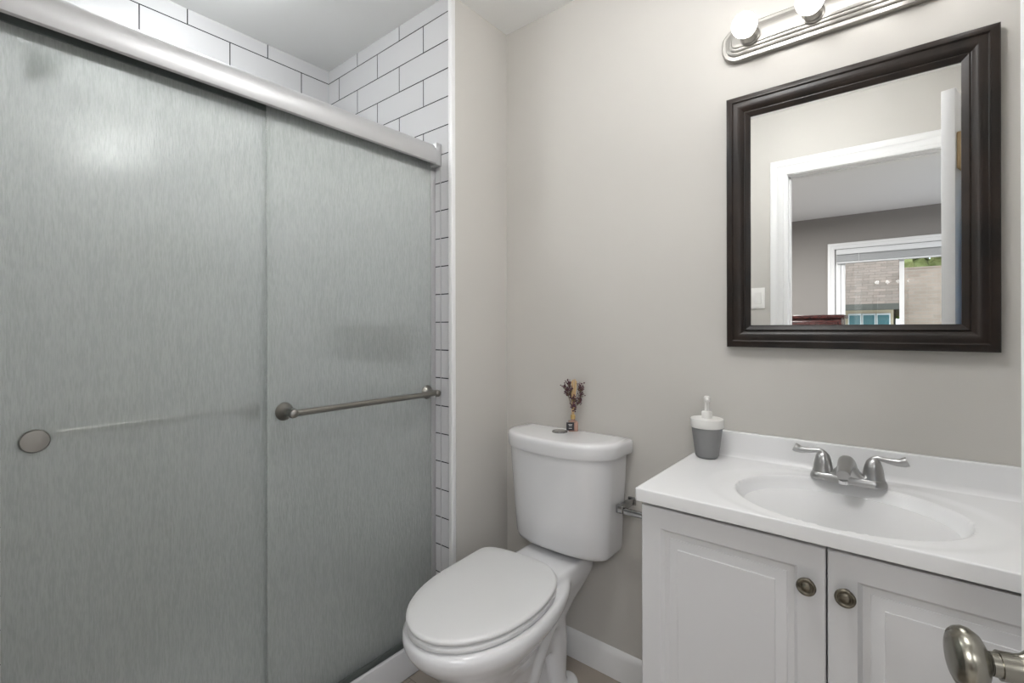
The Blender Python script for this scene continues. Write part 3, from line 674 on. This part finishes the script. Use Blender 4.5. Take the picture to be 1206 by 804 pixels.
build('backing', bx(-hx+.012, hx-.012, -.006, -.001, -hz+.012, hz-.012), DARKGAP, mi)

# ------------------------------------------------------------------ vanity light
LX, LZ = 1.157, 2.055
vl = thing('vanity_light', 'brushed nickel strip light with round lit bulbs above the mirror', 'wall light', (LX, 0, LZ))
bm = bmesh.new()
lv = [(0, .0005), (0, .014), (.003, .0165), (.012, .0175), (.0135, .0215), (.0155, .0225), (.022, .0235), (.0235, .0275), (.0255, .0285), (.030, .0290), (.0315, .032), (.034, .033)]
loft(bm, [[(x, -d, z) for x, z in rrect(0, 0, .303-i_, .051-i_, max(.045-i_, .010), 10)] for i_, d in lv])
build('backplate', bm, NICK, vl, smooth=28)
for k in range(4):
    x = -.2215+.154*k
    bm = bmesh.new(); lathe(bm, [(.0, 0), (.026, 0), (.0265, .004), (.0235, .006), (.0235, .010), (.0245, .013), (.0225, .016), (.0225, .021), (.020, .026), (.019, .030), (.0, .030)], (x, -.0332, 0), (0, -1, 0), 28); so = build('socket', bm, NICK, vl, smooth=40)
    bm = bmesh.new(); pr_ = [(.0, -.0325)]
    pr_ = [(.013, 0), (.0145, .004)] + [(.0325*math.sin(a), .0345-.0325*math.cos(a)) for a in [PI*(.17+.83*i/14) for i in range(15)]]
    lathe(bm, pr_, (x, -.0635, 0), (0, -1, 0), 28); build('bulb', bm, BULB, vl, smooth=60)

# unseen dome above the view, added to even out the bathroom light
GLOBE = mat('fill_dome_glow', (1, 1, 1), 0.3); P(GLOBE).inputs['Emission Color'].default_value = (0.99, 0.99, 0.985, 1); P(GLOBE).inputs['Emission Strength'].default_value = FILL_DOME_STRENGTH
cl = thing('fill_dome', 'unseen opal dome added as fill light under the middle of the bathroom ceiling', 'fill light', (.86, -.80, H))
bm = bmesh.new(); lathe(bm, [(0, -.0005), (.075, -.0005), (.075, -.02), (.064, -.0345), (0, -.0345)], (0, 0, 0), 'Z', 32); build('canopy', bm, NICK, cl, smooth=40)
bm = bmesh.new(); lathe(bm, [(.16*math.sin(PI*(.12+.88*i/16)), -.035-.09*math.cos(PI*.12)+.09*math.cos(PI*(.12+.88*i/16))) for i in range(17)], (0, 0, 0), 'Z', 40); build('globe', bm, GLOBE, cl, smooth=60)

SHL = mat('shower_fill_glow', (1, 1, 1), 0.3); P(SHL).inputs['Emission Color'].default_value = (0.97, 1.0, 1.0, 1); P(SHL).inputs['Emission Strength'].default_value = SHOWER_FILL  # added dome out of view, brightens the shower tiles and glass
sl = thing('shower_fill_dome', 'small unseen opal dome added as fill light on the ceiling inside the shower', 'fill light', (-.40, -1.03, H))
bm = bmesh.new(); lathe(bm, [(0, -.0005), (.07, -.0005), (.07, -.02), (.06, -.0245), (0, -.0245)], (0, 0, 0), 'Z', 32); build('canopy', bm, NICK, sl, smooth=40)
bm = bmesh.new(); lathe(bm, [(.115*math.sin(PI*(.2+.8*i/14)), -.025-.055*math.cos(PI*.2)+.055*math.cos(PI*(.2+.8*i/14))) for i in range(15)], (0, 0, 0), 'Z', 32); build('globe', bm, SHL, sl, smooth=60)

# ------------------------------------------------------------------ light switch seen in the mirror
sw = thing('light_switch', 'white rocker light switch plate beside the doorway, seen in the mirror', 'light switch', (.6300, YF, 1.392))
build('cover_plate', bx(-.036, .036, .0005, .006, -.060, .060, .002), SWITCH, sw, smooth=40)
bm = bmesh.new(); loft(bm, [[(x, y, z) for x, z in ((-.0165, -.033), (.0165, -.033), (.0165, .033), (-.0165, .033))] for y in (.0062,)] + [[(-.0160, .0085, -.0325), (.0160, .0085, -.0325), (.0160, .0115, .0325), (-.0160, .0115, .0325)]]); build('rocker', bm, SWITCH, sw)

# ------------------------------------------------------------------ bathroom door, standing open beside the camera
P1 = Vector((1.3765, -.705, 0)); AX = Vector((.2588, -.9659, 0)); NW = Vector((-.9659, -.2588, 0)); DL, DT = .85, .036
dr = bpy.data.objects.new('door_1', None); COL.objects.link(dr); dr['kind'] = 'structure'
DM = Matrix(((AX.x, -NW.x, 0, P1.x), (AX.y, -NW.y, 0, P1.y), (0, 0, 1, 0.0), (0, 0, 0, 1)))  # local x: towards the hinge, local y: away from the camera side
dr.matrix_world = DM
bm = bmesh.new(); box(bm, 0, DL, 0, DT, .012, 2.032, .0015); build('door_leaf', bm, DOORM, dr, smooth=30)
bm = bmesh.new(); KB, KZ = .060, .850
lathe(bm, [(0, 0), (.034, 0), (.0345, .003), (.032, .007), (.022, .015), (.0165, .022), (.0150, .028), (.0150, .042), (.0150, .043), (.0128, .0432), (.0122, .050), (.0, .050)], (KB, -.0003, KZ), (0, -1, 0), 40)
rs = build('rosette', bm, KNOBM, dr, smooth=40)
bm = bmesh.new(); lathe(bm, [(.0118, .0505), (.0125, .0525), (.0185, .0545), (.0270, .0590), (.0318, .0660), (.0328, .0715), (.0310, .0775), (.0280, .0810), (.0268, .0802), (.0250, .0812), (.0240, .0830), (.0150, .0850), (0, .0858)], (KB, -.0003, KZ), (0, -1, 0), 48); build('door_knob', bm, KNOBM, dr, smooth=60)
bm = bmesh.new(); lathe(bm, [(0, 0), (.034, 0), (.032, .007), (.015, .028), (.012, .044), (.0275, .0585), (.032, .07), (.026, .085), (0, .089)], (KB, DT+.0003, KZ), (0, 1, 0), 32); build('door_knob', bm, KNOBM, dr, smooth=60)
bm = bmesh.new(); box(bm, -.0012, -.0001, .007, .0315, KZ-.055, KZ+.055, .0003); build('latch_plate', bm, KNOBM, dr)

# hook board and blue towel on the far side of the door
def on_door(o): o.matrix_world = DM @ Matrix.Translation((0, DT, 0)); return o
hk = on_door(thing('hook_rack', 'honey pine hook board on the back of the open door, seen in the mirror', 'hook rack'))
build('board', bx(.012, .70, .0008, .018, 1.76, 1.885, .004), PINE, hk, smooth=30)
for x in (.045, .20, .36, .52, .65):
    bm = bmesh.new(); tube(bm, smooth_path([(x, .0185, 1.845), (x, .030, 1.835), (x, .032, 1.80), (x, .045, 1.79), (x, .058, 1.81)], 4), .0045, 10); tube(bm, smooth_path([(x, .0185, 1.85), (x, .045, 1.86), (x, .06, 1.88)], 4), .0042, 10); build('hook', bm, BLACKM, hk, smooth=60)
bm = bmesh.new(); rings = []
for k in range(18):
    z = 1.80-(1.80-.90)*k/17; w0 = min(1, .22+k*.16)
    ring = []
    for i in range(48):
        a = 2*PI*i/48
        fold = .012*math.sin(a*7+k*.12)*w0
        ring.append((.145+(.115*w0+.02+fold*.5)*math.cos(a), .052+(.022+.006*w0+fold*.4)*math.sin(a), z + (.0 if k else 0)))
    rings.append(ring)
loft(bm, rings); tw = on_door(build('towel', bm, TOWEL, smooth=70)); tag(tw, 'blue towel hanging behind the open door, a sliver in the mirror', 'towel')
